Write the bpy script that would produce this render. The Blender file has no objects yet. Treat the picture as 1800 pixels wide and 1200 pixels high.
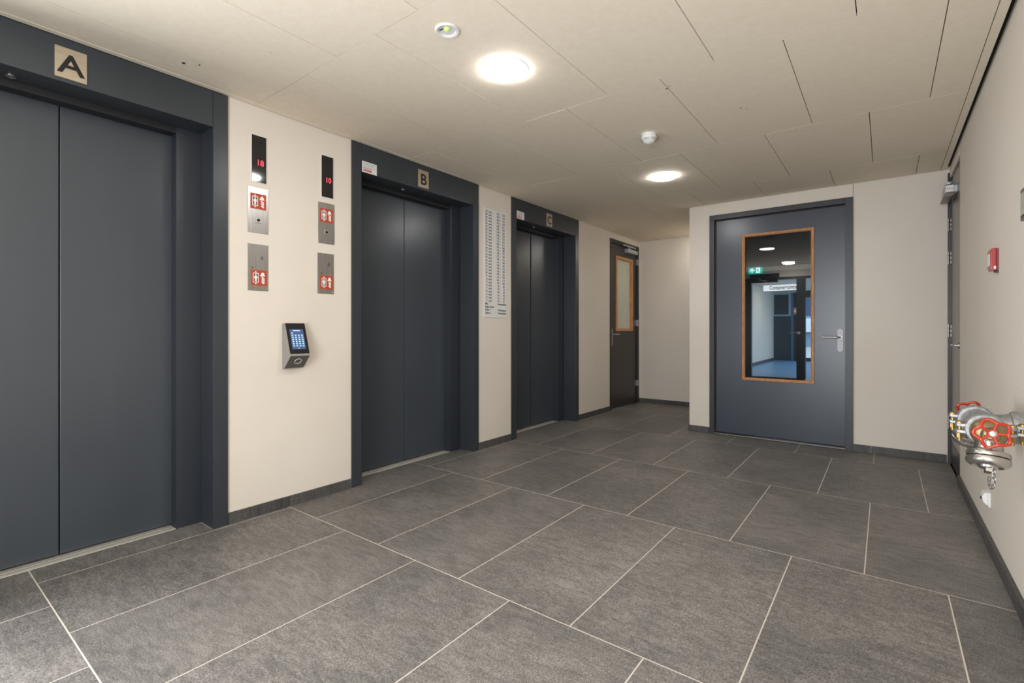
import bpy, bmesh, math, random
from mathutils import Vector, Matrix
random.seed(7)
S = bpy.context.scene
COL = S.collection
PI = math.pi

# ------------------------------------------------------------------ camera, world, exposure
F_PX, HY, TH, CAM_H = 858.08, 578.23, 0.6524, 1.1616
cam_d = bpy.data.cameras.new('camera'); cam = bpy.data.objects.new('camera', cam_d); COL.objects.link(cam)
cam_d.sensor_fit = 'HORIZONTAL'; cam_d.sensor_width = 36.0
cam_d.lens = 36.0 * F_PX / 1800.0
cam_d.shift_y = -(600 - HY) / 1800.0
cam_d.clip_start = 0.02; cam_d.clip_end = 200
cam.location = (0, 0, CAM_H); cam.rotation_euler = (PI / 2, 0, TH)
S.camera = cam
S.view_settings.view_transform = 'Standard'; S.view_settings.look = 'None'
S.view_settings.gamma = 1.0; S.view_settings.use_curve_mapping = False
S.view_settings.exposure = 0.20
S.cycles.use_denoising = True
S.cycles.max_bounces = 10; S.cycles.diffuse_bounces = 6; S.cycles.glossy_bounces = 5
S.cycles.sample_clamp_indirect = 6.0
S.cycles.caustics_reflective = False; S.cycles.caustics_refractive = False

W = bpy.data.worlds.new('world'); S.world = W; W.use_nodes = True
bg = W.node_tree.nodes['Background']; bg.inputs[0].default_value = (0.58, 0.78, 1.0, 1); bg.inputs[1].default_value = 1.5

LAMP = 74.0          # emission of the round ceiling lamps
# added fill lights, unseen, placed behind made-up glazed openings
XLB = -3.40
def area(name, loc, rot, sx, sy, power, color):
    l = bpy.data.lights.new(name, 'AREA'); l.shape = 'RECTANGLE'; l.size = sx; l.size_y = sy
    l.energy = power; l.color = color
    o = bpy.data.objects.new(name, l); o.location = loc; o.rotation_euler = rot; COL.objects.link(o); return o
area('added_fill_back', (-.40, -2.0, 1.25), (PI / 2, 0, 0), 1.5, 2.2, 125, (0.97, 0.98, 1.0))
area('added_fill_side', (XLB, -.93, 1.0), (PI / 2, 0, -PI / 2), 1.3, 1.5, 150, (0.97, 0.98, 1.0))

# ------------------------------------------------------------------ node helpers / materials
def mat(name, color=(.8, .8, .8), rough=.5, metal=0.0, emit=None, estr=0.0, spec=.5, coat=0.0):
    m = bpy.data.materials.new(name); m.use_nodes = True
    b = m.node_tree.nodes['Principled BSDF']
    b.inputs['Base Color'].default_value = (*color, 1); b.inputs['Roughness'].default_value = rough
    b.inputs['Metallic'].default_value = metal; b.inputs['Specular IOR Level'].default_value = spec
    b.inputs['Coat Weight'].default_value = coat
    if emit: b.inputs['Emission Color'].default_value = (*emit, 1); b.inputs['Emission Strength'].default_value = estr
    return m
def nd(m, t, **k):
    n = m.node_tree.nodes.new(t)
    for a, v in k.items():
        if a in ('inp',):
            for kk, vv in v.items(): n.inputs[kk].default_value = vv
        else: setattr(n, a, v)
    return n
def ln(m, a, b): m.node_tree.links.new(a, b)
def bs(m): return m.node_tree.nodes['Principled BSDF']
def srgb(r, g, b):
    f = lambda c: (c / 255 / 12.92) if c <= 10 else ((c / 255 + .055) / 1.055) ** 2.4
    return (f(r), f(g), f(b))
def ramp(m, fac, stops):
    r = nd(m, 'ShaderNodeValToRGB')
    while len(r.color_ramp.elements) < len(stops): r.color_ramp.elements.new(.5)
    for e, (p, c) in zip(r.color_ramp.elements, stops): e.position = p; e.color = (*c, 1)
    ln(m, fac, r.inputs[0]); return r.outputs[0]
def coords(m, scale=(1, 1, 1), out='Object'):
    tc = nd(m, 'ShaderNodeTexCoord'); mp = nd(m, 'ShaderNodeMapping'); mp.inputs['Scale'].default_value = scale
    ln(m, tc.outputs[out], mp.inputs[0]); return mp.outputs[0]
def noise(m, vec, scale, detail=4, rough=.55, dist=0.0):
    n = nd(m, 'ShaderNodeTexNoise'); n.inputs['Scale'].default_value = scale; n.inputs['Detail'].default_value = detail
    n.inputs['Roughness'].default_value = rough; n.inputs['Distortion'].default_value = dist
    ln(m, vec, n.inputs['Vector']); return n.outputs['Fac']
def bump(m, h, strength, dist=.002):
    b = nd(m, 'ShaderNodeBump'); b.inputs['Strength'].default_value = strength; b.inputs['Distance'].default_value = dist
    ln(m, h, b.inputs['Height']); ln(m, b.outputs[0], bs(m).inputs['Normal'])
def mix(m, fac, a, b, mode='MIX'):
    n = nd(m, 'ShaderNodeMix', data_type='RGBA', blend_type=mode)
    if isinstance(fac, float): n.inputs[0].default_value = fac
    else: ln(m, fac, n.inputs[0])
    for i, v in ((6, a), (7, b)):
        if isinstance(v, tuple): n.inputs[i].default_value = (*v, 1)
        else: ln(m, v, n.inputs[i])
    return n.outputs[2]

# walls: cream wallpaper with a fine horizontal weave
M = {}
m = M['wall'] = mat('cream_wallpaper', srgb(222, 212, 200), .72, spec=.3)
v = coords(m); v2 = coords(m, (14, 14, 260))
c = ramp(m, noise(m, v, 1.3, 3), [(.3, srgb(220, 211, 199)), (.7, srgb(226, 218, 207))]); ln(m, c, bs(m).inputs['Base Color'])
bump(m, noise(m, v2, 1.0, 3), .45, .0012)
# ceiling panels
m = M['ceil'] = mat('ceiling_board', srgb(208, 196, 178), .8, spec=.25)
c = ramp(m, noise(m, coords(m), 30, 4), [(.3, srgb(231, 220, 201)), (.7, srgb(236, 226, 208))]); ln(m, c, bs(m).inputs['Base Color'])
bump(m, noise(m, coords(m, (60, 8, 1)), 3, 3), .15, .001)
M['void'] = mat('dark_void', (.006, .006, .007), .9)
M['trim_dark'] = mat('dark_shadow_gap', (.02, .015, .014), .8)
# floor tiles
def stone(name, lo, hi, mid):
    m = mat(name, mid, .5, spec=.45)
    v = coords(m, out='Object')
    oi = nd(m, 'ShaderNodeObjectInfo')
    off = nd(m, 'ShaderNodeVectorMath', operation='MULTIPLY_ADD'); off.inputs[1].default_value = (1, 1, 1)
    cmb = nd(m, 'ShaderNodeCombineXYZ'); mul = nd(m, 'ShaderNodeMath', operation='MULTIPLY'); mul.inputs[1].default_value = 37.0
    ln(m, oi.outputs['Random'], mul.inputs[0])
    for i in range(3): ln(m, mul.outputs[0], cmb.inputs[i])
    ln(m, v, off.inputs[0]); ln(m, cmb.outputs[0], off.inputs[2]); vv = off.outputs[0]
    speck = noise(m, vv, 170, 3, .7)
    st = nd(m, 'ShaderNodeMapping'); st.inputs['Scale'].default_value = (4.2, 13, 1); st.inputs['Rotation'].default_value = (0, 0, .45); ln(m, vv, st.inputs[0])
    streak = noise(m, st.outputs[0], 2.4, 6, .6, 1.1)
    cloud = noise(m, vv, 1.7, 4, .6, .4)
    c1 = ramp(m, speck, [(.36, lo), (.64, hi)])
    c2 = ramp(m, streak, [(.34, (.46, .455, .45)), (.60, (1.06, 1.05, 1.04))])
    c3 = ramp(m, cloud, [(.32, (.76, .76, .76)), (.68, (1.18, 1.16, 1.14))])
    c = mix(m, .6, c1, c2, 'MULTIPLY'); c = mix(m, 1.0, c, c3, 'MULTIPLY')
    tint = nd(m, 'ShaderNodeMath', operation='MULTIPLY_ADD'); tint.inputs[1].default_value = .16; tint.inputs[2].default_value = .92
    ln(m, oi.outputs['Random'], tint.inputs[0])
    hs = nd(m, 'ShaderNodeHueSaturation'); ln(m, tint.outputs[0], hs.inputs['Value']); ln(m, c, hs.inputs['Color'])
    ln(m, hs.outputs[0], bs(m).inputs['Base Color'])
    rr = nd(m, 'ShaderNodeMapRange'); rr.inputs['To Min'].default_value = .38; rr.inputs['To Max'].default_value = .62
    ln(m, cloud, rr.inputs[0]); ln(m, rr.outputs[0], bs(m).inputs['Roughness'])
    bump(m, speck, .25, .0012)
    return m
M['tile'] = stone('slate_tile', (.098, .093, .089), (.29, .275, .26), (.2, .19, .18))
M['skirt'] = stone('slate_skirting', (.045, .045, .046), (.13, .125, .12), (.08, .08, .08))
M['grout'] = mat('grout', srgb(206, 198, 187), .85)
# painted steel of the lifts: blue-grey with scuffs
def steel(name, col, rough=.36, scuff=True):
    m = mat(name, col, rough, metal=.0, spec=.55)
    v = coords(m); wide = noise(m, coords(m, (1, 1, .25)), 3.0, 3)
    base = ramp(m, wide, [(.3, tuple(x * .93 for x in col)), (.7, tuple(x * 1.07 for x in col))])
    if scuff:
        sc = noise(m, coords(m, (1, 5, 1.2)), 9, 7, .72, 1.8)
        fac = nd(m, 'ShaderNodeMapRange'); fac.inputs['From Min'].default_value = .67; fac.inputs['From Max'].default_value = .76
        fac.inputs['To Max'].default_value = .38; ln(m, sc, fac.inputs[0])
        base = mix(m, fac.outputs[0], base, (.30, .31, .32))
    ln(m, base, bs(m).inputs['Base Color'])
    bump(m, noise(m, v, 420, 2), .22, .0006)
    return m
M['lift_header'] = mat('lift_header_shade', (.012, .013, .015), .5)  # near-black: the shade under the lintel is put into the header colour
M['lift_panel'] = steel('lift_door_paint', srgb(61, 67, 74), .27)
M['lift_frame'] = steel('lift_frame_paint', srgb(51, 56, 62), .32, False)
M['lift_jamb'] = steel('lift_jamb_paint', srgb(45, 50, 58), .34, False)
M['sill'] = mat('aluminium_sill', (.74, .70, .63), .42, .35)
m = M['brass_plate'] = mat('champagne_plate', srgb(190, 175, 150), .38, .55)
ln(m, ramp(m, noise(m, coords(m, (1, 1, 9)), 14, 3), [(.3, srgb(186, 172, 150)), (.7, srgb(198, 185, 163))]), bs(m).inputs['Base Color'])
M['black'] = mat('black_print', (.008, .008, .008), .5)
M['black_gloss'] = mat('black_glass', (.012, .012, .013), .06, spec=.6)
M['white_card'] = mat('white_card', (.74, .74, .73), .5)
M['white_plastic'] = mat('white_plastic', (.78, .78, .77), .35)
M['red_print'] = mat('red_print', (.62, .04, .02), .5)
M['grey_print'] = mat('grey_print', (.30, .30, .32), .6)
m = M['brushed'] = mat('brushed_steel', (.50, .49, .475), .30, 1.0)
ln(m, ramp(m, noise(m, coords(m, (60, 60, 1.5)), 6, 3), [(.3, (.42, .41, .40)), (.7, (.58, .57, .55))]), bs(m).inputs['Base Color'])
M['inox'] = mat('satin_inox', (.50, .49, .48), .36, .95)
M['sign_red'] = mat('sign_red', srgb(178, 66, 40), .55)
M['sign_maroon'] = mat('sign_dark_red', srgb(104, 40, 34), .6)
M['white_print'] = mat('white_print', (.85, .84, .82), .5)
M['led'] = mat('red_led', (.5, .02, .03), .5, emit=(1.0, .07, .10), estr=1.3)
M['door_blue'] = steel('door_blue_grey', srgb(58, 65, 77), .29)
m = M['door_frame'] = mat('door_frame_paint', srgb(52, 54, 59), .38)
bump(m, noise(m, coords(m), 160, 3), .35, .001)
m = M['door_brown'] = mat('dark_wood_veneer', srgb(50, 42, 38), .38)
ln(m, ramp(m, noise(m, coords(m, (1, 22, .8)), 5, 5, .6), [(.3, srgb(40, 34, 31)), (.7, srgb(62, 54, 49))]), bs(m).inputs['Base Color'])
M['door_dark'] = mat('dark_frame_brown', srgb(42, 38, 38), .4)
m = M['door_taupe'] = mat('taupe_laminate', srgb(118, 108, 98), .3)
ln(m, ramp(m, noise(m, coords(m, (1, 3, .5)), 4, 3), [(.3, srgb(108, 99, 90)), (.7, srgb(126, 116, 106))]), bs(m).inputs['Base Color'])
m = M['wood'] = mat('oiled_hardwood', srgb(176, 112, 62), .45)
ln(m, ramp(m, noise(m, coords(m, (5, 5, 1)), 16, 5, .65, .6), [(.3, srgb(168, 108, 62)), (.7, srgb(214, 160, 108))]), bs(m).inputs['Base Color'])
def glass(name, tint=(1, 1, 1), refl=1.0):
    m = bpy.data.materials.new(name); m.use_nodes = True; nt = m.node_tree; nt.nodes.clear()
    o = nt.nodes.new('ShaderNodeOutputMaterial'); t = nt.nodes.new('ShaderNodeBsdfTransparent'); g = nt.nodes.new('ShaderNodeBsdfGlossy')
    t.inputs[0].default_value = (*tint, 1); g.inputs['Roughness'].default_value = 0.0; g.inputs['Color'].default_value = (refl, refl, refl, 1)
    fr = nt.nodes.new('ShaderNodeFresnel'); fr.inputs[0].default_value = 1.52
    mx = nt.nodes.new('ShaderNodeMixShader'); nt.links.new(fr.outputs[0], mx.inputs[0]); nt.links.new(t.outputs[0], mx.inputs[1]); nt.links.new(g.outputs[0], mx.inputs[2])
    nt.links.new(mx.outputs[0], o.inputs[0]); return m
M['glass'] = glass('clear_glass', (.96, .97, .97))
M['frost'] = mat('frosted_pane', srgb(196, 201, 186), .25)
M['handle'] = mat('handle_satin', (.36, .365, .37), .5, .5)
M['hinge'] = mat('hinge_steel', (.38, .37, .36), .35, .9)
M['dull_strip'] = mat('dull_strip', (.22, .21, .20), .45, .6)
M['lamp'] = mat('lamp_diffuser', (.9, .9, .9), .5, emit=(1.0, .98, .955), estr=LAMP)
M['lamp_recess'] = mat('lamp_diffuser_recess', (.9, .9, .9), .5, emit=(1.0, .965, .915), estr=34.0)
M['lamp_far'] = mat('lamp_diffuser_passage', (.9, .9, .9), .5, emit=(1.0, .97, .92), estr=16.0)
M['lamp_corridor'] = mat('lamp_diffuser_corridor', (.9, .9, .9), .5, emit=(1.0, .93, .82), estr=62.0)
M['galv'] = mat('galvanised_casting', (.40, .40, .40), .46, .7)
m = M['galv']; ln(m, ramp(m, noise(m, coords(m), 90, 4), [(.3, (.26, .26, .27)), (.7, (.46, .46, .455))]), bs(m).inputs['Base Color']); bump(m, noise(m, coords(m), 120, 4), .3, .002)
M['alu'] = mat('polished_aluminium', (.46, .44, .41), .27, .95)
M['bronze'] = mat('cast_bronze', (.30, .23, .125), .42, .8)
M['bolt'] = mat('yellow_zinc', (.42, .28, .09), .36, .85)
M['wheel_red'] = mat('red_enamel', srgb(172, 46, 16), .32, coat=.25)
M['callpoint'] = mat('red_plastic', srgb(158, 40, 33), .3, coat=.3)
M['chain'] = mat('chain_steel', (.30, .29, .28), .35, .9)
M['closer'] = mat('silver_closer', (.50, .53, .58), .4, .5)
M['exit_green'] = mat('exit_green', (.0, .30, .22), .5, emit=(.0, .36, .27), estr=.8)
M['exit_white'] = mat('exit_white', (.8, .9, .95), .5, emit=(.75, .92, 1.0), estr=.9)
M['screen'] = mat('lit_screen', (.02, .03, .06), .15, emit=(.10, .16, .34), estr=.55)
M['screen_key'] = mat('lit_screen_keys', (.1, .2, .4), .3, emit=(.45, .72, 1.0), estr=1.0)

# ------------------------------------------------------------------ mesh helpers
def B(bm, x0, x1, y0, y1, z0, z1):
    vs = [bm.verts.new(p) for p in ((x0, y0, z0), (x1, y0, z0), (x1, y1, z0), (x0, y1, z0), (x0, y0, z1), (x1, y0, z1), (x1, y1, z1), (x0, y1, z1))]
    for f in ((3, 2, 1, 0), (4, 5, 6, 7), (0, 1, 5, 4), (1, 2, 6, 5), (2, 3, 7, 6), (3, 0, 4, 7)): bm.faces.new([vs[i] for i in f])
def frame_of(d):
    d = Vector(d).normalized(); u = Vector((0, 0, 1)) if abs(d.z) < .9 else Vector((1, 0, 0))
    a = d.cross(u).normalized(); b = d.cross(a).normalized(); return a, b, d
def lathe(bm, prof, org, axis, n=32, cap=True):
    """prof: list of (radius, height along axis)"""
    a, b, d = frame_of(axis); org = Vector(org); rings = []
    for r, h in prof:
        if r < 1e-6: rings.append([bm.verts.new(org + d * h)]); continue
        rings.append([bm.verts.new(org + d * h + (a * math.cos(t) + b * math.sin(t)) * r) for t in (2 * PI * i / n for i in range(n))])
    for p, q in zip(rings, rings[1:]):
        for i in range(n):
            j = (i + 1) % n
            if len(p) == 1 and len(q) == 1: continue
            if len(p) == 1: bm.faces.new((p[0], q[j], q[i]))
            elif len(q) == 1: bm.faces.new((p[i], p[j], q[0]))
            else: bm.faces.new((p[i], p[j], q[j], q[i]))
    if cap:
        for r in (rings[0], rings[-1]):
            if len(r) > 2: bm.faces.new(r)
def tube(bm, pts, r, n=10, closed=False):
    pts = [Vector(p) for p in pts]; N = len(pts); rs = r if isinstance(r, (list, tuple)) else [r] * N
    rings = []; prev = None
    for i, p in enumerate(pts):
        if closed: t = (pts[(i + 1) % N] - pts[i - 1]).normalized()
        else: t = (pts[min(i + 1, N - 1)] - pts[max(i - 1, 0)]).normalized()
        if prev is None: a, b, _ = frame_of(t)
        else:
            a = (prev - t * prev.dot(t)).normalized(); b = t.cross(a)
        prev = a
        rings.append([bm.verts.new(p + (a * math.cos(2 * PI * k / n) + b * math.sin(2 * PI * k / n)) * rs[i]) for k in range(n)])
    m_ = N if closed else N - 1
    for i in range(m_):
        p, q = rings[i], rings[(i + 1) % N]
        for k in range(n):
            l = (k + 1) % n; bm.faces.new((p[k], p[l], q[l], q[k]))
    if not closed: bm.faces.new(rings[0]); bm.faces.new(rings[-1])
def poly(bm, pts, nrm, th):
    """extruded flat polygon"""
    n = Vector(nrm) * th
    a = [bm.verts.new(p) for p in pts]; b = [bm.verts.new(Vector(p) + n) for p in pts]
    bm.faces.new(a); bm.faces.new(b[::-1])
    for i in range(len(pts)):
        j = (i + 1) % len(pts); bm.faces.new((a[i], b[i], b[j], a[j]))
def O(name, bm, m, parent=None, smooth=False, bevel=0.0, label=None, cat=None, group=None, kind=None):
    bmesh.ops.recalc_face_normals(bm, faces=bm.faces)
    me = bpy.data.meshes.new(name); bm.to_mesh(me); bm.free()
    me.materials.append(M[m] if isinstance(m, str) else m)
    if smooth:
        for p in me.polygons: p.use_smooth = True
        try: me.set_sharp_from_angle(angle=math.radians(38))
        except Exception: pass
    o = bpy.data.objects.new(name, me); COL.objects.link(o)
    if parent: o.parent = parent
    if bevel:
        b = o.modifiers.new('bevel', 'BEVEL'); b.width = bevel; b.segments = 2; b.limit_method = 'ANGLE'; b.angle_limit = math.radians(40)
    tag(o, label, cat, group, kind); return o
def tag(o, label=None, cat=None, group=None, kind=None):
    if label: o['label'] = label
    if cat: o['category'] = cat
    if group: o['group'] = group
    if kind: o['kind'] = kind
    return o
def E(name, label, cat, group=None, kind=None, loc=(0, 0, 0)):
    o = bpy.data.objects.new(name, None); o.empty_display_size = .1; COL.objects.link(o); o.location = loc
    return tag(o, label, cat, group, kind)
def bx(name, m, parent, *c, bevel=0.0, **k):
    bm = bmesh.new()
    for q in (c if isinstance(c[0], (tuple, list)) else [c]): B(bm, *q)
    return O(name, bm, m, parent, bevel=bevel, **k)
ROT = {'L': (PI / 2, 0, PI / 2), 'F': (PI / 2, 0, 0), 'R': (PI / 2, 0, -PI / 2)}
def text(name, body, size, loc, facing, m, parent, ext=.0004, al='LEFT', sx=1.0, bold=0.0, spacing=1.0):
    c = bpy.data.curves.new(name, 'FONT'); c.body = body; c.size = size; c.extrude = ext; c.align_x = al; c.offset = bold
    c.resolution_u = 3; c.space_line = spacing
    c.materials.append(M[m]); o = bpy.data.objects.new(name, c); COL.objects.link(o)
    o.rotation_euler = ROT[facing] if isinstance(facing, str) else facing; o.location = loc; o.scale = (sx, 1, 1)
    if parent: o.parent = parent
    TEXTS.append(o); return o
TEXTS = []

# ------------------------------------------------------------------ room dimensions
XL, XR, ZC, YD, YF, YB = -3.11, .447, 2.548, 5.68, 7.42, -1.65
XC = -1.78           # left end of the wall that carries door_2
LIFTS = {'A': (-.042, 1.198), 'B': (2.209, 3.449), 'C': (4.135, 5.375)}
# floor ------------------------------------------------------------
floor = bx('floor', 'grout', None, (-3.2754, XL, -.1, 5.5, -.05, -.0004), (XL, XR + .05, YB, YD, -.05, -.0004), (XL, XC, YD, YF, -.05, -.0004), kind='structure',
           label='large grey slate look floor tiles with pale grout lines', cat='floor')
G = .0026
def tile(x0, x1, y0, y1):
    rects = []
    xe = XL + .001
    a0, a1 = x0 + G, x1 - G; b0, b1 = y0 + G, y1 - G
    if b1 <= YD: lim = [(b0, b1, XR - .001)]
    elif b0 >= YD: lim = [(b0, b1, XC - .001)]
    else: lim = [(b0, YD - .002, XR - .001), (YD - .002, b1, XC - .001)]
    for u0, u1, xm in lim:
        u1 = min(u1, YF - .002); u0 = max(u0, YB + .002)
        c0, c1 = max(a0, xe), min(a1, xm)
        if c1 - c0 > .004 and u1 - u0 > .004: rects.append((c0, c1, u0, u1))
    if a0 < xe < a1 or (a1 < xe and a1 > -3.275):
        for (l0, l1) in LIFTS.values():
            u0, u1 = max(b0, l0 + .002), min(b1, l1 - .002)
            if u1 - u0 > .004: rects.append((max(a0, -3.274), min(a1, xe + .0005), u0, u1))
    if a1 > XR - .01:
        u0, u1 = max(b0, 4.952), min(b1, 5.662)
        if u1 - u0 > .004 and a1 > XR: rects.append((XR - .0015, .472, u0, u1))
    return rects
for r in range(-2, 6):
    y0 = .454 + 1.2 * r; ox = -3.078 if r % 2 == 0 else -2.78
    for k in range(-2, 7):
        rc = tile(ox + .6 * k, ox + .6 * (k + 1), y0, y0 + 1.2)
        if rc:
            bm = bmesh.new()
            for (a, b, c_, d) in rc: B(bm, a, b, c_, d, -.010, 0.0)
            O('floor_tile', bm, 'tile', floor)
# ceiling ----------------------------------------------------------
ceiling = bx('ceiling', 'void', None, (XL - .2, XR + .14, YB, YD, ZC + .03, ZC + .06), (XL, XC, YD, YF, ZC + .03, ZC + .06), kind='structure',
             label='cream ceiling of staggered rectangular boards with thin dark joints', cat='ceiling')
YR = [-1.0 - 1.2, -.98, .23, 1.438, 2.65, 3.86, 5.065, 6.245, YF]
OFF = [-2.82, -2.515, -2.82, -2.513, -2.803, -2.494, -2.798, -2.492]
g = .0021
for r in range(8):
    y0, y1 = YR[r], YR[r + 1]
    for k in range(-2, 7):
        x0, x1 = OFF[r] + .6035 * k, OFF[r] + .6035 * (k + 1)
        a0, a1 = max(x0, XL + .045) + g, min(x1, XR - .06) - g
        if a1 - a0 < .02: continue
        bm = bmesh.new(); ok = False
        for u0, u1, xm in ((max(y0 + .0013, YB + .01), min(y1 - .0013, YD - .012), XR), (max(y0 + .0013, YD - .012), min(y1 - .0013, YF - .012), XC - .012)):
            c1 = min(a1, xm)
            if u1 - u0 > .01 and c1 - a0 > .01: B(bm, a0, c1, u0, u1, ZC, ZC + .018); ok = True
        if ok:
            o = O('ceiling_panel', bm, 'ceil', ceiling); o.location.z = random.uniform(-.0006, .0006)
        else: bm.free()
bx('edge_strip', 'ceil', ceiling, (XL + .008, XL + .044, YB + .01, YF - .012, ZC - .001, ZC + .018))
bx('edge_strip', 'ceil', ceiling, (XR - .058, XR - .022, YB + .01, YD - .012, ZC - .001, ZC + .018))
bm = bmesh.new()
for (x, y, s) in ((-2.905, .985, .012), (-2.86, 1.04, .007), (-2.45, 1.21, .004), (-1.0, 2.78, .008), (-.98, 2.76, .005), (-.72, 3.30, .006), (-.69, 3.34, .006)):
    poly(bm, [(x + s * math.cos(t) * random.uniform(.6, 1.3), y + s * math.sin(t) * random.uniform(.3, 1.0), ZC - .0012) for t in (0, .9, 2.1, 3.0, 4.1, 5.2)], (0, 0, 1), .001)
O('chipped_spot', bm, 'black', ceiling)
# walls ------------------------------------------------------------
WT = .16; ZT = ZC + .06
wall_left = bx('wall_left', 'wall', None,
    (XL - WT, XL, -.21, -.122, 0, ZT), (XL - WT, XL, YB, -1.63, 0, ZT), (XL - WT, XL, -1.63, -.21, 2.38, ZT), (XL - WT, XL, 1.2805, 2.1285, 0, ZT), (XL - WT, XL, 3.5325, 4.0525, 0, ZT),
    (XL - WT, XL, 5.4595, 6.358, 0, ZT), (XL - WT, XL, 7.392, YF, 0, ZT), (XL - WT, XL, 6.358, 7.392, 2.462, ZT),
    kind='structure', label='cream wallpapered wall carrying the three lift entrances', cat='wall')
wall_far = bx('wall_far', 'wall', None, (XL - WT, XC + .1, YF, YF + .12, 0, ZT), kind='structure', label='shaded cream end wall of the recess beyond the lifts', cat='wall')
wall_front = bx('wall_front', 'wall', None, (XC, -1.557, YD, YD + .14, 0, ZT), (-.2405, XR + .2, YD, YD + .14, 0, ZT), (-1.557, -.2405, YD, YD + .14, 2.424, ZT),
    kind='structure', label='cream wall around the blue grey door with the tall window', cat='wall')
wall_corner = bx('wall_corner', 'wall', None, (XC, XC + .1, YD + .14, YF, 0, ZT), kind='structure', label='side wall of the recess beyond the cream corner', cat='wall')
wall_right = bx('wall_right', 'wall', None, (XR, XR + .14, YB, 4.95, 0, ZT), (XR, XR + .14, 4.95, YD, 2.512, ZT), (XR + .06, XR + .14, 4.95, YD, 0, 2.512),
    kind='structure', label='cream wall on the right with the hose connection', cat='wall')
# unseen wall behind the photographer; its glazed opening is made up for fill light
wall_back = bx('wall_back', mat('back_wall_darkened', (.03, .03, .032), .6), None, (XL - WT, -1.25, YB - .12, YB, 0, ZT), (XR - .05, XR + .14, YB - .12, YB, 0, ZT), (-1.25, XR - .05, YB - .12, YB, 2.38, ZT),  # colour darkened to weaken the unseen wall's reflection in the door glass
    kind='structure', label='unseen wall behind the viewpoint with an added opening', cat='wall')
dk = [(-1.25, XR - .05, YB - .09, YB - .03, 2.30, 2.38), (-1.25, XR - .05, YB - .09, YB - .03, 0, .1)]
for x in (-1.25, -.45, XR - .11): dk.append((x, x + .06, YB - .09, YB - .03, .1, 2.30))
dk += [(XL - .11, XL - .05, -1.63, -.21, 2.32, 2.38), (XL - .11, XL - .05, -1.63, -.21, 0, .1), (XL - .11, XL - .05, -1.63, -1.57, .1, 2.32), (XL - .11, XL - .05, -.27, -.21, .1, 2.32)]  # frame of the side opening, made up so fill light reaches the right wall
wb = bx('fill_window_frames', 'door_frame', None, *dk, kind='structure', label='added window frames for the fill light behind the viewpoint', cat='window')
# skirting ---------------------------------------------------------
def skirt(name, segs, label):
    p = E(name, label, 'baseboard', kind='structure')
    for s in segs:
        bx('skirting_tile', 'skirt', p, s, bevel=.0015)
    return p
H = .068
jl = [YB + .2, -.122]
skirt('baseboard_left', [(XL, XL + .011, YB + .01, -.124, 0, H), (XL, XL + .011, 1.283, 1.652, 0, H), (XL, XL + .011, 1.656, 2.1265, 0, H), (XL, XL + .011, 3.5345, 4.05, 0, H),
    (XL, XL + .011, 5.462, 6.356, 0, H), (XL, XL + .011, 7.394, YF - .012, 0, H)], 'dark slate skirting between the lift entrances')
skirt('baseboard_far', [(XL, -2.805, YF - .011, YF, 0, H), (-2.801, -2.203, YF - .011, YF, 0, H), (-2.199, XC, YF - .011, YF, 0, H)], 'dark slate skirting of the recess end wall')
skirt('baseboard_front', [(XC - .012, -1.559, YD - .012, YD, 0, H), (-.2385, -.106, YD - .012, YD, 0, H), (-.102, XR - .02, YD - .012, YD, 0, H), (XC - .012, XC, YD, YF - .012, 0, H)],
      'dark slate skirting on the wall of the windowed door')
ys = [YB + .01, -.748, .452, 1.652, 2.852, 3.55, 4.30, 4.93]
skirt('baseboard_right', [(XR - .018, XR, a + .002, b - .002, 0, H) for a, b in zip(ys, ys[1:])], 'dark slate skirting below the hose connection')
bx('trim_1', 'trim_dark', None, (-.2415, -.2385, YD - .0008, YD + .0005, 2.424, ZC), kind='structure', label='thin vertical panel joint above the windowed door', cat='trim')

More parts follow.
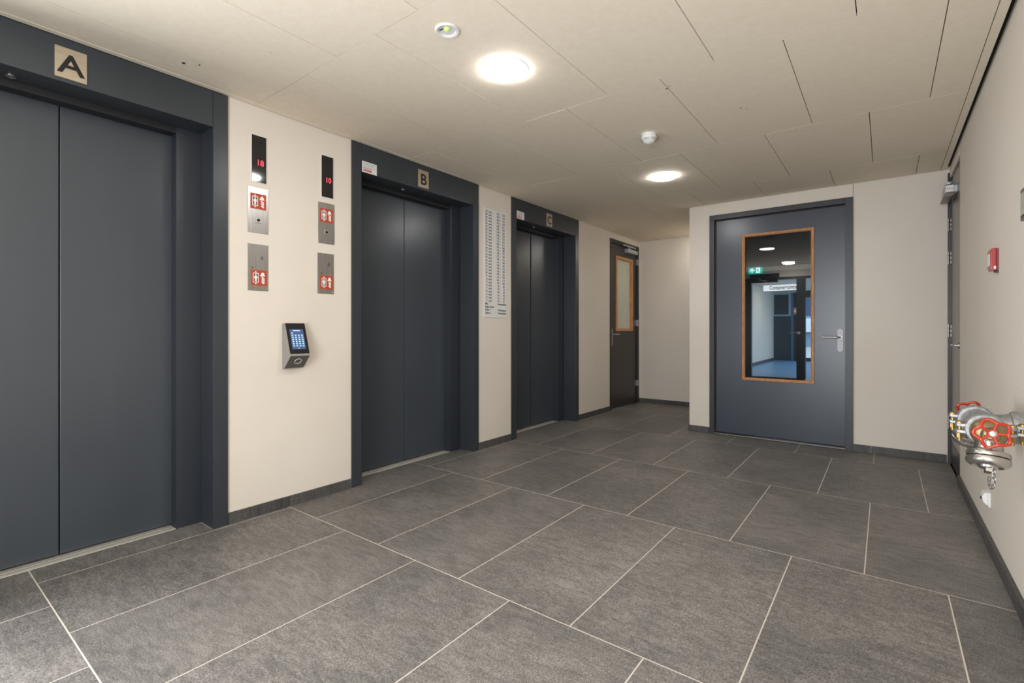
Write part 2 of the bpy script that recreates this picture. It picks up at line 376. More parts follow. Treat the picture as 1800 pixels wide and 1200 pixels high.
# ------------------------------------------------------------------ lifts
XFace = -3.098
def lift(key, words, seam_gap, grp):
    y0, y1 = LIFTS[key]; w = .0815
    t = E('lift_entrance', words, 'elevator', 'lift entrances along the left wall', loc=(XFace, (y0 + y1) / 2, 0))
    def P(o): return o
    for a, b in ((y0 - w, y0 - .0005), (y1 + .0005, y1 + w)):
        P(bx('frame_post', 'lift_frame', t, (-3.27, XFace, a, b, 0, ZC - .005), bevel=.0015))
    P(bx('frame_lintel', 'lift_frame', t, (-3.27, XFace - .0006, y0 + .0012, y1 - .0012, 2.335, ZC - .005), bevel=.0015))
    jw = .128
    P(bx('door_jamb', 'lift_jamb', t, (-3.36, -3.2745, y0 - .02, y0 + jw, 0, 2.42)))
    P(bx('door_jamb', 'lift_jamb', t, (-3.36, -3.2745, y1 - jw, y1 + .02, 0, 2.42)))
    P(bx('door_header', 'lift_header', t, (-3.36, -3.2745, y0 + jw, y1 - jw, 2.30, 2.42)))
    p0, p1 = y0 + jw, y1 - jw; mid = (p0 + p1) / 2
    P(bx('door_panel', 'lift_panel', t, (-3.385, -3.352, p0 - .02, mid - seam_gap / 2, .012, 2.40), bevel=.0025))
    P(bx('door_panel', 'lift_panel', t, (-3.385, -3.352, mid + seam_gap / 2, p1 + .02, .012, 2.40), bevel=.0025))
    P(bx('shaft_back', 'void', t, (-3.60, -3.59, y0 - .1, y1 + .1, -.05, 2.62), (-3.59, -3.2745, y0 - .1, y0 - .083, -.05, 2.62), (-3.59, -3.2745, y1 + .083, y1 + .1, -.05, 2.62), (-3.59, -3.2745, y0 - .083, y1 + .083, 2.60, 2.62), (-3.59, -3.2745, y0 - .083, y1 + .083, -.07, -.05)))
    s = P(bx('door_sill', 'sill', t, (-3.40, -3.2755, p0 - .02, p1 + .02, -.03, .001), bevel=.001))
    P(bx('sill_groove', 'trim_dark', s, (-3.345, -3.341, p0, p1, .0008, .0013), (-3.310, -3.307, p0, p1, .0008, .0013)))
    # soffit spot or sensor
    bm = bmesh.new(); cy = y0 + .43 if key == 'A' else y0 + .50
    lathe(bm, [(.020, 0), (.020, .004), (.014, .005), (.010, .002)], (-3.225, cy, 2.335), (0, 0, -1), 20)
    P(O('soffit_spot', bm, 'inox', t, smooth=True))
    cy = {'A': .5755, 'B': 2.8205, 'C': 4.7655}[key]
    pl = P(bx('letter_plate', 'brass_plate', t, (XFace, XFace + .004, cy - .0585, cy + .0585, 2.353, 2.499), bevel=.001))
    sz = .128
    tx = text('letter', key, sz, (XFace + .0045, cy, 2.379), 'L', 'black', pl, al='CENTER', sx=1.12 if key == 'A' else 1.0, bold=.0022)
    tag(pl, 'champagne metal plate reading ' + key)
    if key != 'A':
        n0 = y0 + .004 if key == 'B' else y0 + .002
        n = P(bx('notice_card', 'white_card', t, (XFace, XFace + .002, n0, n0 + .132, 2.336, 2.418)))
        tag(n, 'small white instruction sticker with a red line of print')
        rows = [(2.407, .0055, .0, .11, 'grey_print'), (2.3985, .0055, .0, .095, 'grey_print'), (2.390, .0055, .0, .10, 'grey_print'), (2.378, .006, .0, .11, 'grey_print'), (2.368, .007, .0, .07, 'black')]
        for z, h, a, l, mm in rows:
            bm = bmesh.new(); yy = n0 + .010
            while yy < n0 + .010 + l:
                wd = random.uniform(.005, .013); B(bm, XFace + .002, XFace + .0023, yy, min(yy + wd, n0 + .010 + l), z - h * .3, z + h * .3); yy += wd + .003
            P(O('print_line', bm, mm, n))
        bm = bmesh.new()
        for k in range(8): B(bm, XFace + .002, XFace + .0024, n0 + .010 + k * .0098, n0 + .0185 + k * .0098, 2.346, 2.3585)
        P(O('red_print', bm, 'red_print', n))
    return t
lift('A', 'nearest lift entrance with plate A and closed blue grey doors', .005, 0)
lift('B', 'middle lift entrance with plate B beside the keypad wall', .005, 0)
lift('C', 'farthest lift entrance with plate C and a dark gap between doors', .020, 0)

# ------------------------------------------------------------------ lift call panels
X0 = XL
def indicator(yc, z0, z1, w, digits, label):
    t = E('floor_indicator', label, 'display', 'red digit floor displays', loc=(X0, yc, z0))
    bz = bx('bezel', 'white_plastic', t, (X0, X0 + .003, yc - w / 2 - .004, yc + w / 2 + .004, z0 - .004, z1 + .004))
    gl = bx('display_glass', 'black_gloss', t, (X0 + .003, X0 + .006, yc - w / 2, yc + w / 2, z0, z1), bevel=.001)
    zd = z0 + (z1 - z0) * .36
    tx = text('digit', digits, .052, (X0 + .0065, yc + .006, zd), 'L', 'led', t, al='CENTER', sx=.88, bold=.0004)
    return t
indicator(1.4635, 2.077, 2.366, .088, '18', 'left black floor display showing red 18 above the steel key plate')
indicator(1.9335, 2.083, 2.371, .088, '10', 'right black floor display showing red 10')
def pictogram(parent, yc, zc, s):
    """red sign with person in lift frame and firefighter helmet with hose"""
    x = X0 + .0032
    sg = bx('fire_lift_sign', 'sign_red', parent, (X0 + .003, x + .001, yc - s / 2, yc + s / 2, zc - s / 2, zc + s / 2))
    x += .0012; u = s / 10
    bm = bmesh.new()
    def q(a, b, c_, d): B(bm, x, x + .0006, yc + a * u, yc + b * u, zc + c_ * u, zc + d * u)
    q(-3.9, -.3, 2.7, 3.1); q(-3.9, -.3, -3.1, -2.7); q(-3.9, -3.5, -2.7, 2.7); q(-.7, -.3, -2.7, 2.7)       # lift frame
    def pg(pts): poly(bm, [(x, yc + a * u, zc + b * u) for a, b in pts], (1, 0, 0), .0006)
    pg([(-2.7, 3.4), (-1.5, 3.4), (-2.1, 4.4)]); pg([(-2.7, -3.4), (-2.1, -4.4), (-1.5, -3.4)])                        # arrows
    pg([(-2.1 + .5 * math.cos(t), 2.0 + .5 * math.sin(t)) for t in [i * PI / 5 for i in range(10)]])               # head
    pg([(-2.9, 1.3), (-1.3, 1.3), (-.95, -.4), (-1.3, -.5), (-1.55, .4), (-1.5, -2.4), (-2.0, -2.4), (-2.1, -.6), (-2.2, -2.4), (-2.7, -2.4), (-2.65, .4), (-2.9, -.5), (-3.25, -.4)])
    pg([(.5, 1.2), (4.0, 1.2), (3.6, 1.9), (3.2, 3.1), (2.3, 3.8), (1.6, 3.3), (1.1, 2.1)])                          # helmet
    for k in range(4): pg([(1.3, .6 - k * 1.15), (2.0, .9 - k * 1.15), (3.6, -.1 - k * 1.05), (3.5, -.65 - k * 1.05), (2.9, -.5 - k * 1.1)])   # hose windings
    w = O('white_symbol', bm, 'white_print', sg)
    bm = bmesh.new(); B(bm, x - .0002, x + .0002, yc - 3.5 * u, yc - .7 * u, zc - 2.7 * u, zc + 2.7 * u)
    w = O('sign_field', bm, 'sign_maroon', sg)
def plate(yc, z0, z1, kind, label):
    w = .126
    t = E('key_switch_plate' if kind == 'key' else 'call_plate', label, 'control panel', 'steel lift control plates', loc=(X0, yc, z0))
    o = bx('steel_plate', 'brushed', t, (X0, X0 + .003, yc - w / 2, yc + w / 2, z0, z1), bevel=.001)
    for sy in (-1, 1):
        for zz in (z0 + .012, z1 - .012):
            bm = bmesh.new(); lathe(bm, [(.0042, 0), (.0042, .0012), (.002, .002)], (X0 + .003, yc + sy * (w / 2 - .010), zz), (1, 0, 0), 10)
            o = O('screw', bm, 'inox', t)
    if kind == 'key':
        pictogram(t, yc, z0 + .197, .096)
        o = bx('key_switch', 'inox', t, (X0 + .003, X0 + .007, yc - .018, yc + .018, z0 + .062, z0 + .098), bevel=.002)
        bm = bmesh.new(); lathe(bm, [(.009, 0), (.009, .003), (.005, .003), (.005, .001)], (X0 + .007, yc - .001, z0 + .080), (1, 0, 0), 16)
        o2 = O('keyhole', bm, 'black', o)
    else:
        pictogram(t, yc + .005, z0 + .080, .096)
        bm = bmesh.new()
        for r in (.007, .013, .019):
            tube(bm, [(X0 + .0033, yc + .010 + r * math.cos(a), z0 + .205 + r * math.sin(a)) for a in [(-.8 + 1.6 * i / 8) for i in range(9)]], .0015, 5)
        o = O('contactless_symbol', bm, 'black', t)
        o = bx('status_hole', 'black', t, (X0 + .003, X0 + .0036, yc - .038, yc - .030, z0 + .139, z0 + .145))
plate(1.4595, 1.760, 2.043, 'key', 'upper left steel plate with red fire lift sign above a key switch')
plate(1.4585, 1.401, 1.690, 'call', 'lower left steel plate with contactless mark above a red sign')
plate(1.9275, 1.758, 2.043, 'key', 'upper right steel plate with red fire lift sign and key switch')
plate(1.9225, 1.408, 1.690, 'call', 'lower right steel plate with contactless mark over a red sign')

# keypad terminal ----------------------------------------------------
t = E('access_keypad', 'black wedge shaped access terminal with lit touch screen', 'intercom', loc=(X0, 1.68, .90))
prof = [(X0, .902), (X0 + .030, .908), (X0 + .108, .990), (X0 + .104, 1.003), (X0 + .040, 1.199), (X0, 1.199)]
bm = bmesh.new(); poly(bm, [(x, 1.612, z) for x, z in prof], (0, 1, 0), .128); o = O('housing', bm, mat('grey_housing', (.30, .28, .26), .5), t, bevel=.002)
fd = Vector((X0 + .040 - (X0 + .104), 0, 1.199 - 1.003)); L_ = fd.length; fd.normalize(); fn = Vector((fd.z, 0, -fd.x))
def fq(s0, s1, y0, y1, h): # quad on the sloping front, s measured from its lower edge
    b = Vector((X0 + .104, 0, 1.003))
    return [b + fd * s + Vector((0, y, 0)) + fn * h for s, y in ((s0, y0), (s0, y1), (s1, y1), (s1, y0))]
bm = bmesh.new(); poly(bm, fq(0, L_, 1.611, 1.741, .0), fn, .003); o = O('front_glass', bm, 'black_gloss', t)
bm = bmesh.new(); poly(bm, fq(.030, .165, 1.630, 1.722, .003), fn, .0006); sc = O('screen', bm, 'screen', t)
bm = bmesh.new()
for rr in range(7):
    for cc in range(4):
        if rr == 6 and cc > 0: continue
        s = .048 + rr * .0145; y = 1.639 + cc * .0215
        poly(bm, fq(s, s + .0075, y, y + .011, .0036), fn, .0003)
poly(bm, fq(.152, .158, 1.652, 1.700, .0036), fn, .0003); poly(bm, fq(.034, .038, 1.670, 1.680, .0036), fn, .0003)
o = O('screen_icons', bm, 'screen_key', sc)
bd = Vector((X0 + .108 - (X0 + .030), 0, .990 - .908)).normalized(); bn = Vector((bd.z, 0, -bd.x))
bm = bmesh.new(); poly(bm, [Vector((X0 + .032, y, .910)) + bn * 0 + bd * s for s, y in ((0, 1.611), (0, 1.741), (.108, 1.741), (.108, 1.611))], bn, .002)
o = O('reader_face', bm, mat('dark_reader', (.10, .09, .08), .4), t)
bm = bmesh.new(); cc_ = Vector((X0 + .032, 1.678, .910)) + bd * .062 + bn * .0025; e1 = Vector((0, 1, 0))
tube(bm, [cc_ + (bd * math.sin(a) + e1 * math.cos(a)) * .022 for a in [2 * PI * i / 28 for i in range(28)]], .0018, 6, closed=True)
o = O('reader_ring', bm, 'white_print', t, smooth=True)

# storey board ---------------------------------------------------------
t = E('storey_board', 'tall white board listing storeys and house numbers between lifts B and C', 'sign', loc=(X0, 3.79, 1.277))
o = bx('board', 'white_card', t, (X0, X0 + .008, 3.6165, 3.967, 1.277, 2.349), bevel=.001)
rng = ['277 t 278', '273 t 276', '269 t 272', '262 t 268', '254 t 261', '247 t 253', '240 t 246', '233 t 239', '225 t 232', '217 t 224', '209 t 216', '201 t 208', '193 t 200', '185 t 192', '177 t 184',
       '169 t 176', '161 t 168', '155 t 160', '149 t 154', '143 t 148', '129 t 142', '115 t 128', '101 t 114', '87 t 100', '73 t 86', '59 t 72', '45 t 58', '31 t 44', '23 t 30', '15 t 22']
pitch = .0302; zt = 2.309; fs = .0290
for i, r_ in enumerate(rng):
    z = zt - i * pitch
    a, b = r_.split(' t ')
    for s_, y, al in ((str(30 - i) + '\u00b0', 3.667, 'RIGHT'), ('verd.', 3.680, 'LEFT'), (a, 3.845, 'RIGHT'), ('t', 3.859, 'CENTER'), (b, 3.935, 'RIGHT')):
        x = text('lettering', s_, fs, (X0 + .0083, y, z), 'L', 'black', t, al=al, sx=.86, bold=.0004)
for i, (a, b) in enumerate((('Mez.', 'Fietsenstalling'), ('Begane Grond', ''), ('Kelder -1', 'Parkeergarage'), ('Kelder -2', 'Parkeergarage'))):
    z = zt - (30 + i) * pitch
    for s_, y, al in ((a, 3.630, 'LEFT'), (b, 3.957, 'RIGHT')):
        if s_: x = text('lettering', s_, fs, (X0 + .0083, y, z), 'L', 'black', t, al=al, sx=.78 if i else .84, bold=.0004)

# ------------------------------------------------------------------ lever handle
def handle(parent, facing, org, plate_h, plate_w, lever_len, side, up=.0):
    """org: centre of lever rose on the door face; facing: outward normal; side: direction of the lever"""
    n = Vector(facing); s = Vector(side); z = Vector((0, 0, 1)); c = Vector(org)
    bm = bmesh.new(); pts = []
    r = plate_w / 2; top = .085; bot = plate_h - top
    for a in [i * PI / 10 for i in range(11)]: pts.append(c + s * (r * math.cos(a)) + z * (top - r + r * math.sin(a)))
    for a in [PI + i * PI / 10 for i in range(11)]: pts.append(c + s * (r * math.cos(a)) + z * (-bot + r + r * math.sin(a)))
    poly(bm, pts, n, .009)
    h = O('handle_plate', bm, 'handle', parent, bevel=.002)
    bm = bmesh.new()
    p = [c + n * .008, c + n * .03, c + n * .045 + s * .003, c + n * .052 + s * .012, c + n * .053 + s * .03, c + n * .053 + s * lever_len]
    tube(bm, p, .0095, 14); lathe(bm, [(.013, 0), (.013, .008)], c + n * .009, n, 18)
    O('lever', bm, 'inox', h, smooth=True)
    return h

# door_2: blue grey door with tall window --------------------------------
d2 = E('door_2', 'blue grey door with tall wood trimmed window and steel lever', 'door', kind='structure')
fx0, fx1, fz = -1.556, -.2415, 2.423; YF2 = YD - .018
bx('frame_post', 'door_frame', d2, (fx0, fx0 + .052, YF2, YD + .12, 0, fz - .055), bevel=.001)
bx('frame_post', 'door_frame', d2, (fx1 - .062, fx1, YF2, YD + .12, 0, fz - .0), bevel=.001)
bx('frame_head', 'door_frame', d2, (fx0, fx1 - .0625, YF2, YD + .12, fz - .054, fz), bevel=.001)
LX0, LX1, LZ0, LZ1 = -1.485, -.3045, .030, 2.352
gx0, gx1, gz0, gz1 = -1.200, -.580, .640, 2.150
YL = YD + .004
bx('door_seal', 'trim_dark', d2, (fx0 + .0525, LX0, YL + .004, YL + .03, 0, fz - .056), (LX0, fx1 - .0625, YL + .004, YL + .03, LZ1 + .001, fz - .056))
bx('door_leaf', 'door_blue', d2, (LX0, gx0, YL, YL + .045, LZ0, LZ1), (gx1, LX1, YL, YL + .045, LZ0, LZ1), (gx0, gx1, YL, YL + .045, LZ0, gz0), (gx0, gx1, YL, YL + .045, gz1, LZ1), label='blue grey painted door leaf')
bw = .029
bm = bmesh.new()
ox0, ox1, oz0, oz1 = gx0 - .022, gx1 + .022, gz0 - .025, gz1 + .025
ix0, ix1, iz0, iz1 = ox0 + bw, ox1 - bw, oz0 + bw, oz1 - bw
y_o, y_i, y_b = YL - .016, YL - .006, YL + .012
def ring(y, a, b, c_, d): return [bm.verts.new(p) for p in ((a, y, c_), (b, y, c_), (b, y, d), (a, y, d))]
R_ = [ring(YL, ox0, ox1, oz0, oz1), ring(y_o, ox0 + .003, ox1 - .003, oz0 + .003, oz1 - .003), ring(y_o - .002, ox0 + .015, ox1 - .015, oz0 + .015, oz1 - .015), ring(y_i, ix0, ix1, iz0, iz1), ring(y_b, ix0, ix1, iz0, iz1)]
for p, q in zip(R_, R_[1:]):
    for i in range(4): j = (i + 1) % 4; bm.faces.new((p[i], p[j], q[j], q[i]))
bmesh.ops.recalc_face_normals(bm, faces=bm.faces)
O('window_bead', bm, 'wood', d2, label='oiled wooden glazing bead')
bm = bmesh.new(); B(bm, gx0 - .005, gx1 + .005, YL + .016, YL + .0165, gz0 - .005, gz1 + .005)
bm2 = bmesh.new(); vs = [bm2.verts.new(p) for p in ((gx0 + .001, YL + .014, gz0 + .001), (gx1 - .001, YL + .014, gz0 + .001), (gx1 - .001, YL + .014, gz1 - .001), (gx0 + .001, YL + .014, gz1 - .001))]; bm2.faces.new(vs); bm.free()
O('glass_pane', bm2, 'glass', d2)
handle(d2, (0, -1, 0), (-.343, YL, 1.083), .228, .052, .148, (-1, 0, 0))
bx('threshold', 'dull_strip', d2, (fx0 + .052, fx1 - .062, YD - .012, YD + .05, .006, .016)); bx('threshold_base', 'trim_dark', d2, (fx0 + .052, fx1 - .062, YD - .006, YD + .12, -.01, .006))

# door_1: dark wood door at the far end of the lift wall ------------------
d1 = E('door_1', 'narrow dark wood door with a wood trimmed window next to the far corner', 'door', kind='structure')
DY0, DY1, DZ = 6.360, 7.390, 2.460; XF1 = XL + .004
bx('frame_post', 'door_dark', d1, (XL - .12, XF1, DY0, DY0 + .055, 0, DZ)); bx('frame_post', 'door_dark', d1, (XL - .12, XF1, DY1 - .055, DY1, 0, DZ))
bx('frame_head', 'door_dark', d1, (XL - .12, XF1, DY0 + .0555, DY1 - .0555, DZ - .055, DZ))
XLf = XL - .018; wy0, wy1, wz0, wz1 = 6.60, 7.17, 1.145, 2.225
bx('door_leaf', 'door_brown', d1, (XLf - .045, XLf, DY0 + .059, wy0, .008, DZ - .06), (XLf - .045, XLf, wy1, DY1 - .059, .008, DZ - .06), (XLf - .045, XLf, wy0, wy1, .008, wz0), (XLf - .045, XLf, wy0, wy1, wz1, DZ - .06), label='dark brown veneer door leaf')
b_ = .036
bx('window_bead', 'wood', d1, (XLf - .045, XLf + .012, wy0 - .012, wy0 + b_ - .012, wz0 - .012, wz1 + .012), (XLf - .045, XLf + .012, wy1 - b_ + .012, wy1 + .012, wz0 - .012, wz1 + .012),
   (XLf - .045, XLf + .012, wy0 + b_ - .012, wy1 - b_ + .012, wz0 - .012, wz0 + b_ - .012), (XLf - .045, XLf + .012, wy0 + b_ - .012, wy1 - b_ + .012, wz1 - b_ + .012, wz1 + .012), label='oiled wooden glazing bead')
bm = bmesh.new(); vs = [bm.verts.new(p) for p in ((XLf - .030, wy0 + .02, wz0 + .02), (XLf - .030, wy1 - .02, wz0 + .02), (XLf - .030, wy1 - .02, wz1 - .02), (XLf - .030, wy0 + .02, wz1 - .02))]; bm.faces.new(vs)
O('glass_pane', bm, 'frost', d1)
handle(d1, (1, 0, 0), (XLf, 6.458, 1.085), .25, .045, .145, (0, 1, 0))
for z in (2.213, 1.257, .314):
    bm = bmesh.new(); lathe(bm, [(.008, -.05), (.008, .05)], (XF1 + .006, 7.332, z), (0, 0, 1), 12); B(bm, XLf, XF1 + .002, 7.326, 7.331, z - .045, z + .045); O('hinge', bm, 'hinge', d1)
cl = bx('door_closer', 'closer', d1, (XLf, XLf + .065, 6.90, 7.24, 2.315, 2.372), bevel=.003)
bx('closer_rail', 'closer', cl, (XF1, XF1 + .022, 6.80, 7.22, 2.405, 2.425)); bm = bmesh.new(); tube(bm, [(XF1 + .03, 7.0, 2.372), (XF1 + .02, 6.86, 2.412)], .007, 6); O('closer_arm', bm, 'inox', cl)

# door_3: taupe service door in the right wall -----------------------------
d3 = E('door_3', 'narrow taupe laminate door in the right wall corner with closer', 'door', kind='structure')
bx('frame_post', 'door_dark', d3, (XR - .014, XR + .055, YD - .034, YD - .001, 0, 2.51)); bx('frame_post', 'door_frame', d3, (XR + .002, XR + .055, 4.951, 4.975, 0, 2.51))
bx('frame_head', 'ceil', d3, (XR + .0, XR + .012, 4.975, YD - .039, 2.470, 2.511)); bx('frame_head', 'door_dark', d3, (XR + .012, XR + .055, 4.975, YD - .039, 2.44, 2.511))
bx('door_leaf', 'door_taupe', d3, (XR + .008, XR + .058, 4.977, YD - .04, .20, 2.43)); bx('kick_plate', 'door_dark', d3, (XR + .006, XR + .058, 4.977, YD - .04, .008, .198))
for z in (2.06, 1.775, 1.15, .36):
    for dy in (0,):
        bm = bmesh.new()
        for k in range(3):
            lathe(bm, [(.0065, -.056 + k * .039), (.0065, -.022 + k * .039)], (XR - .012, YD - .046, z), (0, 0, 1), 12)
            lathe(bm, [(.0055, -.052 + k * .036), (.0055, -.026 + k * .036)], (XR + .004, YD - .066, z), (0, 0, 1), 12)
    O('hinge', bm, 'hinge', d3)
bm = bmesh.new(); tube(bm, [(XR + .008, 5.10, 1.035), (XR - .014, 5.10, 1.035), (XR - .022, 5.12, 1.035), (XR - .022, 5.25, 1.035)], .009, 12); lathe(bm, [(.024, 0), (.024, .008)], (XR + .008, 5.10, 1.035), (-1, 0, 0), 20); O('lever', bm, 'inox', d3, smooth=True)
cl = bx('door_closer', 'closer', d3, (XR - .062, XR + .030, 5.22, 5.50, 2.255, 2.310), bevel=.004)
bx('end_cap', 'white_plastic', cl, (XR - .062, XR - .012, 5.208, 5.2195, 2.255, 2.310), bevel=.003)
bm = bmesh.new()
for k, x in enumerate((XR - .051, XR - .037, XR - .023)): lathe(bm, [(.0035, 0), (.0035, .001)], (x, 5.208, 2.284 - k * .002), (0, -1, 0), 10)
O('screw_hole', bm, 'black', cl)
bm = bmesh.new(); poly(bm, [(XR - .075, 5.23, 2.225), (XR - .062, 5.23, 2.254), (XR + .0, 5.23, 2.254), (XR - .02, 5.23, 2.225)], (0, 1, 0), .30); O('cover_plate', bm, 'door_taupe', cl)
bm = bmesh.new(); B(bm, XR - .055, XR - .030, 5.25, 5.6, 2.325, 2.345); tube(bm, [(XR - .03, 5.35, 2.31), (XR - .03, 5.35, 2.33), (XR - .02, 5.58, 2.38), (XR + .02, 5.60, 2.43)], .008, 8); O('closer_arm', bm, 'closer', cl)

# ------------------------------------------------------------------ ceiling fittings
def lamp(x, y, label, z=ZC, grp='round ceiling lamps', m='lamp'):
    t = E('ceiling_lamp', label, 'light', grp, loc=(x, y, z))
    bm = bmesh.new(); lathe(bm, [(.1135, 0), (.1135, .006), (.110, .011), (.095, .0145), (.05, .017), (0, .018)], (x, y, z), (0, 0, -1), 40, cap=False)
    o = O('diffuser', bm, m, t, smooth=True)
    bm = bmesh.new(); lathe(bm, [(.114, -.01), (.114, .004), (.121, .003), (.121, -.001)], (x, y, z), (0, 0, -1), 40, cap=False)
    o = O('rim', bm, 'white_plastic', t, smooth=True)
lamp(-1.612, 2.052, 'round glowing ceiling lamp nearest, beside the small emergency light')
lamp(-1.600, 4.365, 'round glowing ceiling lamp farther back behind the smoke detector')
lamp(-1.915, 7.10, 'round ceiling lamp of the recess hidden behind the cream corner', ZC, None, 'lamp_recess')
lamp(-1.612, -.34, 'round ceiling lamp behind the viewpoint')
t = E('emergency_light', 'small recessed round emergency light in the ceiling', 'light', loc=(-1.614, 1.617, ZC))
bm = bmesh.new(); lathe(bm, [(.056, 0), (.056, .004), (.050, .008), (.041, .006), (.038, .002), (0, .002)], (-1.614, 1.617, ZC), (0, 0, -1), 36, cap=False); o = O('trim_ring', bm, 'white_plastic', t, smooth=True)
bm = bmesh.new(); lathe(bm, [(.014, .001), (.013, .006), (.007, .011), (0, .012)], (-1.606, 1.605, ZC), (0, 0, -1), 18, cap=False); o = O('lens', bm, mat('green_lens', (.45, .55, .2), .15, emit=(.55, .8, .15), estr=.5), t, smooth=True)
bm = bmesh.new(); B(bm, -1.640, -1.612, 1.592, 1.597, ZC - .0035, ZC - .002); o = O('status_slot', bm, 'black', t)
t = E('smoke_detector', 'white domed smoke detector on the ceiling', 'detector', loc=(-1.335, 3.355, ZC)); q = (-1.335, 3.355, ZC)
bm = bmesh.new(); lathe(bm, [(.048, 0), (.050, .004), (.052, .016), (.050, .018), (.053, .020), (.0555, .030), (.051, .041), (.032, .060), (.022, .065), (.018, .063), (.012, .068), (0, .069)], q, (0, 0, -1), 36, cap=False); o = O('housing', bm, 'white_plastic', t, smooth=True)
bm = bmesh.new()
for s in range(6):
    a0 = s * PI / 3 + .1
    for r_, h in ((.0530, .0385), (.0465, .0465)):
        tube(bm, [(q[0] + r_ * math.cos(a0 + .85 * i / 6), q[1] + r_ * math.sin(a0 + .85 * i / 6), ZC - h) for i in range(7)], .0014, 5)
o = O('vent_slot', bm, 'black', t)

# ------------------------------------------------------------------ right wall fittings
t = E('fire_call_point', 'red fire alarm call point on the right wall', 'alarm', loc=(XR, 3.41, 1.5))
c0 = 3.372; c1 = 3.464
o = bx('back_box', mat('dark_red_box', (.16, .02, .015), .5), t, (XR - .008, XR, c0 + .002, c1, 1.452, 1.562))
bm = bmesh.new(); poly(bm, [(XR - .008, c0, 1.455), (XR - .026, c0, 1.452), (XR - .031, c0, 1.470), (XR - .031, c0, 1.545), (XR - .026, c0, 1.563), (XR - .008, c0, 1.565)], (0, 1, 0), c1 - c0); o = O('housing', bm, 'callpoint', t, bevel=.004)
o = bx('push_window', 'white_plastic', t, (XR - .0325, XR - .030, c0 + .022, c1 - .012, 1.478, 1.538))
lb = bx('label_sticker', 'white_card', t, (XR - .0185, XR - .0105, c0 - .0006, c0 + .0, 1.458, 1.474))
o = bx('label_print', 'black', lb, (XR - .0170, XR - .0125, c0 - .0009, c0 - .0005, 1.461, 1.4635))
bm = bmesh.new(); B(bm, XR - .014, XR - .002, c0 + .004, c0 + .03, 1.443, 1.452); o = O('reset_tab', bm, 'black', t)
t = E('wall_plate', 'grey metal framed plate cut by the right photo edge', 'panel', loc=(XR, 2.78, 1.66))
p0, p1, z0, z1 = 2.70, 2.842, 1.600, 1.727
o = bx('frame', mat('grey_anodised', (.22, .21, .20), .4, .6), t, (XR - .008, XR, p0, p1, z0, z1), bevel=.003)
o = bx('window_seal', 'black', t, (XR - .0095, XR - .007, p0 + .016, p1 - .016, z0 + .014, z1 - .014), bevel=.004)
o = bx('window', mat('grey_green_glass', (.32, .34, .30), .1), t, (XR - .0105, XR - .009, p0 + .020, p1 - .020, z0 + .018, z1 - .018), bevel=.003)
t = E('wall_socket', 'small white socket with hinged cover low on the right wall', 'socket', loc=(XR, 3.65, .25))
bx('base', 'white_plastic', t, (XR - .010, XR, 3.600, 3.680, .212, .292), bevel=.004)
bm = bmesh.new(); poly(bm, [(XR - .010, 3.606, .288), (XR - .026, 3.606, .284), (XR - .034, 3.606, .262), (XR - .030, 3.606, .238), (XR - .016, 3.606, .222), (XR - .010, 3.606, .220)], (0, 1, 0), .068); O('hinged_cover', bm, 'white_plastic', t, bevel=.003)
bm = bmesh.new(); lathe(bm, [(.008, 0), (.008, .003), (.005, .004)], (XR - .033, 3.640, .252), (-1, 0, 0), 14); O('cover_catch', bm, 'black', t)

# hose connection (dry riser inlet): symmetric about y = YM ---------------
t = E('hose_connection', 'galvanised twin fire hose connection with red hand wheels and metal caps', 'fire hydrant', loc=(XR, 2.545, .80))
XM, YM, ZM = .287, 2.545, .800
def Q(o): return o
bm = bmesh.new(); lathe(bm, [(.045, -.135), (.047, -.10), (.043, -.07), (.046, -.02), (.046, .02), (.043, .07), (.047, .10), (.045, .135)], (XM, YM, ZM), (0, 1, 0), 36)
lathe(bm, [(.030, .0), (.042, .035), (.044, .06), (.048, .075), (.048, .110), (.044, .115)], (XM, YM, ZM), (1, 0, 0), 32)
Q(O('tee_casting', bm, 'galv', t, smooth=True))
bm = bmesh.new(); lathe(bm, [(.038, .09), (.038, .16)], (XM, YM, ZM), (1, 0, 0), 28); lathe(bm, [(.062, .154), (.062, .160)], (XM, YM, ZM), (1, 0, 0), 32); Q(O('wall_pipe', bm, 'galv', t, smooth=True))
def clamp(cy, sgn):
    bm = bmesh.new(); prof = [(.044, -.021), (.054, -.021), (.058, -.014), (.058, .014), (.054, .021), (.044, .021)]
    lathe(bm, prof, (XM, cy, ZM), (0, 1, 0), 40, cap=False)
    for sx in (-1, 1):
        for zz in (.006, -.018):
            x = XM + sx * .054
            pts = [(x - sx * .008, -.017), (x + sx * .010, -.018), (x + sx * .024, -.013), (x + sx * .028, 0), (x + sx * .024, .013), (x + sx * .010, .018), (x - sx * .008, .017)]
            poly(bm, [(a, cy + b, ZM + zz) for a, b in pts], (0, 0, 1), .012)
    c = Q(O('pipe_clamp', bm, 'galv', t, smooth=True, bevel=.002))
    for sx in (-1, 1):
        bm = bmesh.new(); bo = (XM + sx * .069, cy, ZM)
        lathe(bm, [(.0052, -.048), (.0052, .020)], bo, (0, 0, 1), 10); lathe(bm, [(.009, -.036), (.009, -.020)], bo, (0, 0, 1), 6); lathe(bm, [(.012, .018), (.011, .023), (.004, .026)], bo, (0, 0, 1), 16)
        Q(O('bolt', bm, 'bolt', c, smooth=True))
clamp(YM - .118, -1); clamp(YM + .118, 1)
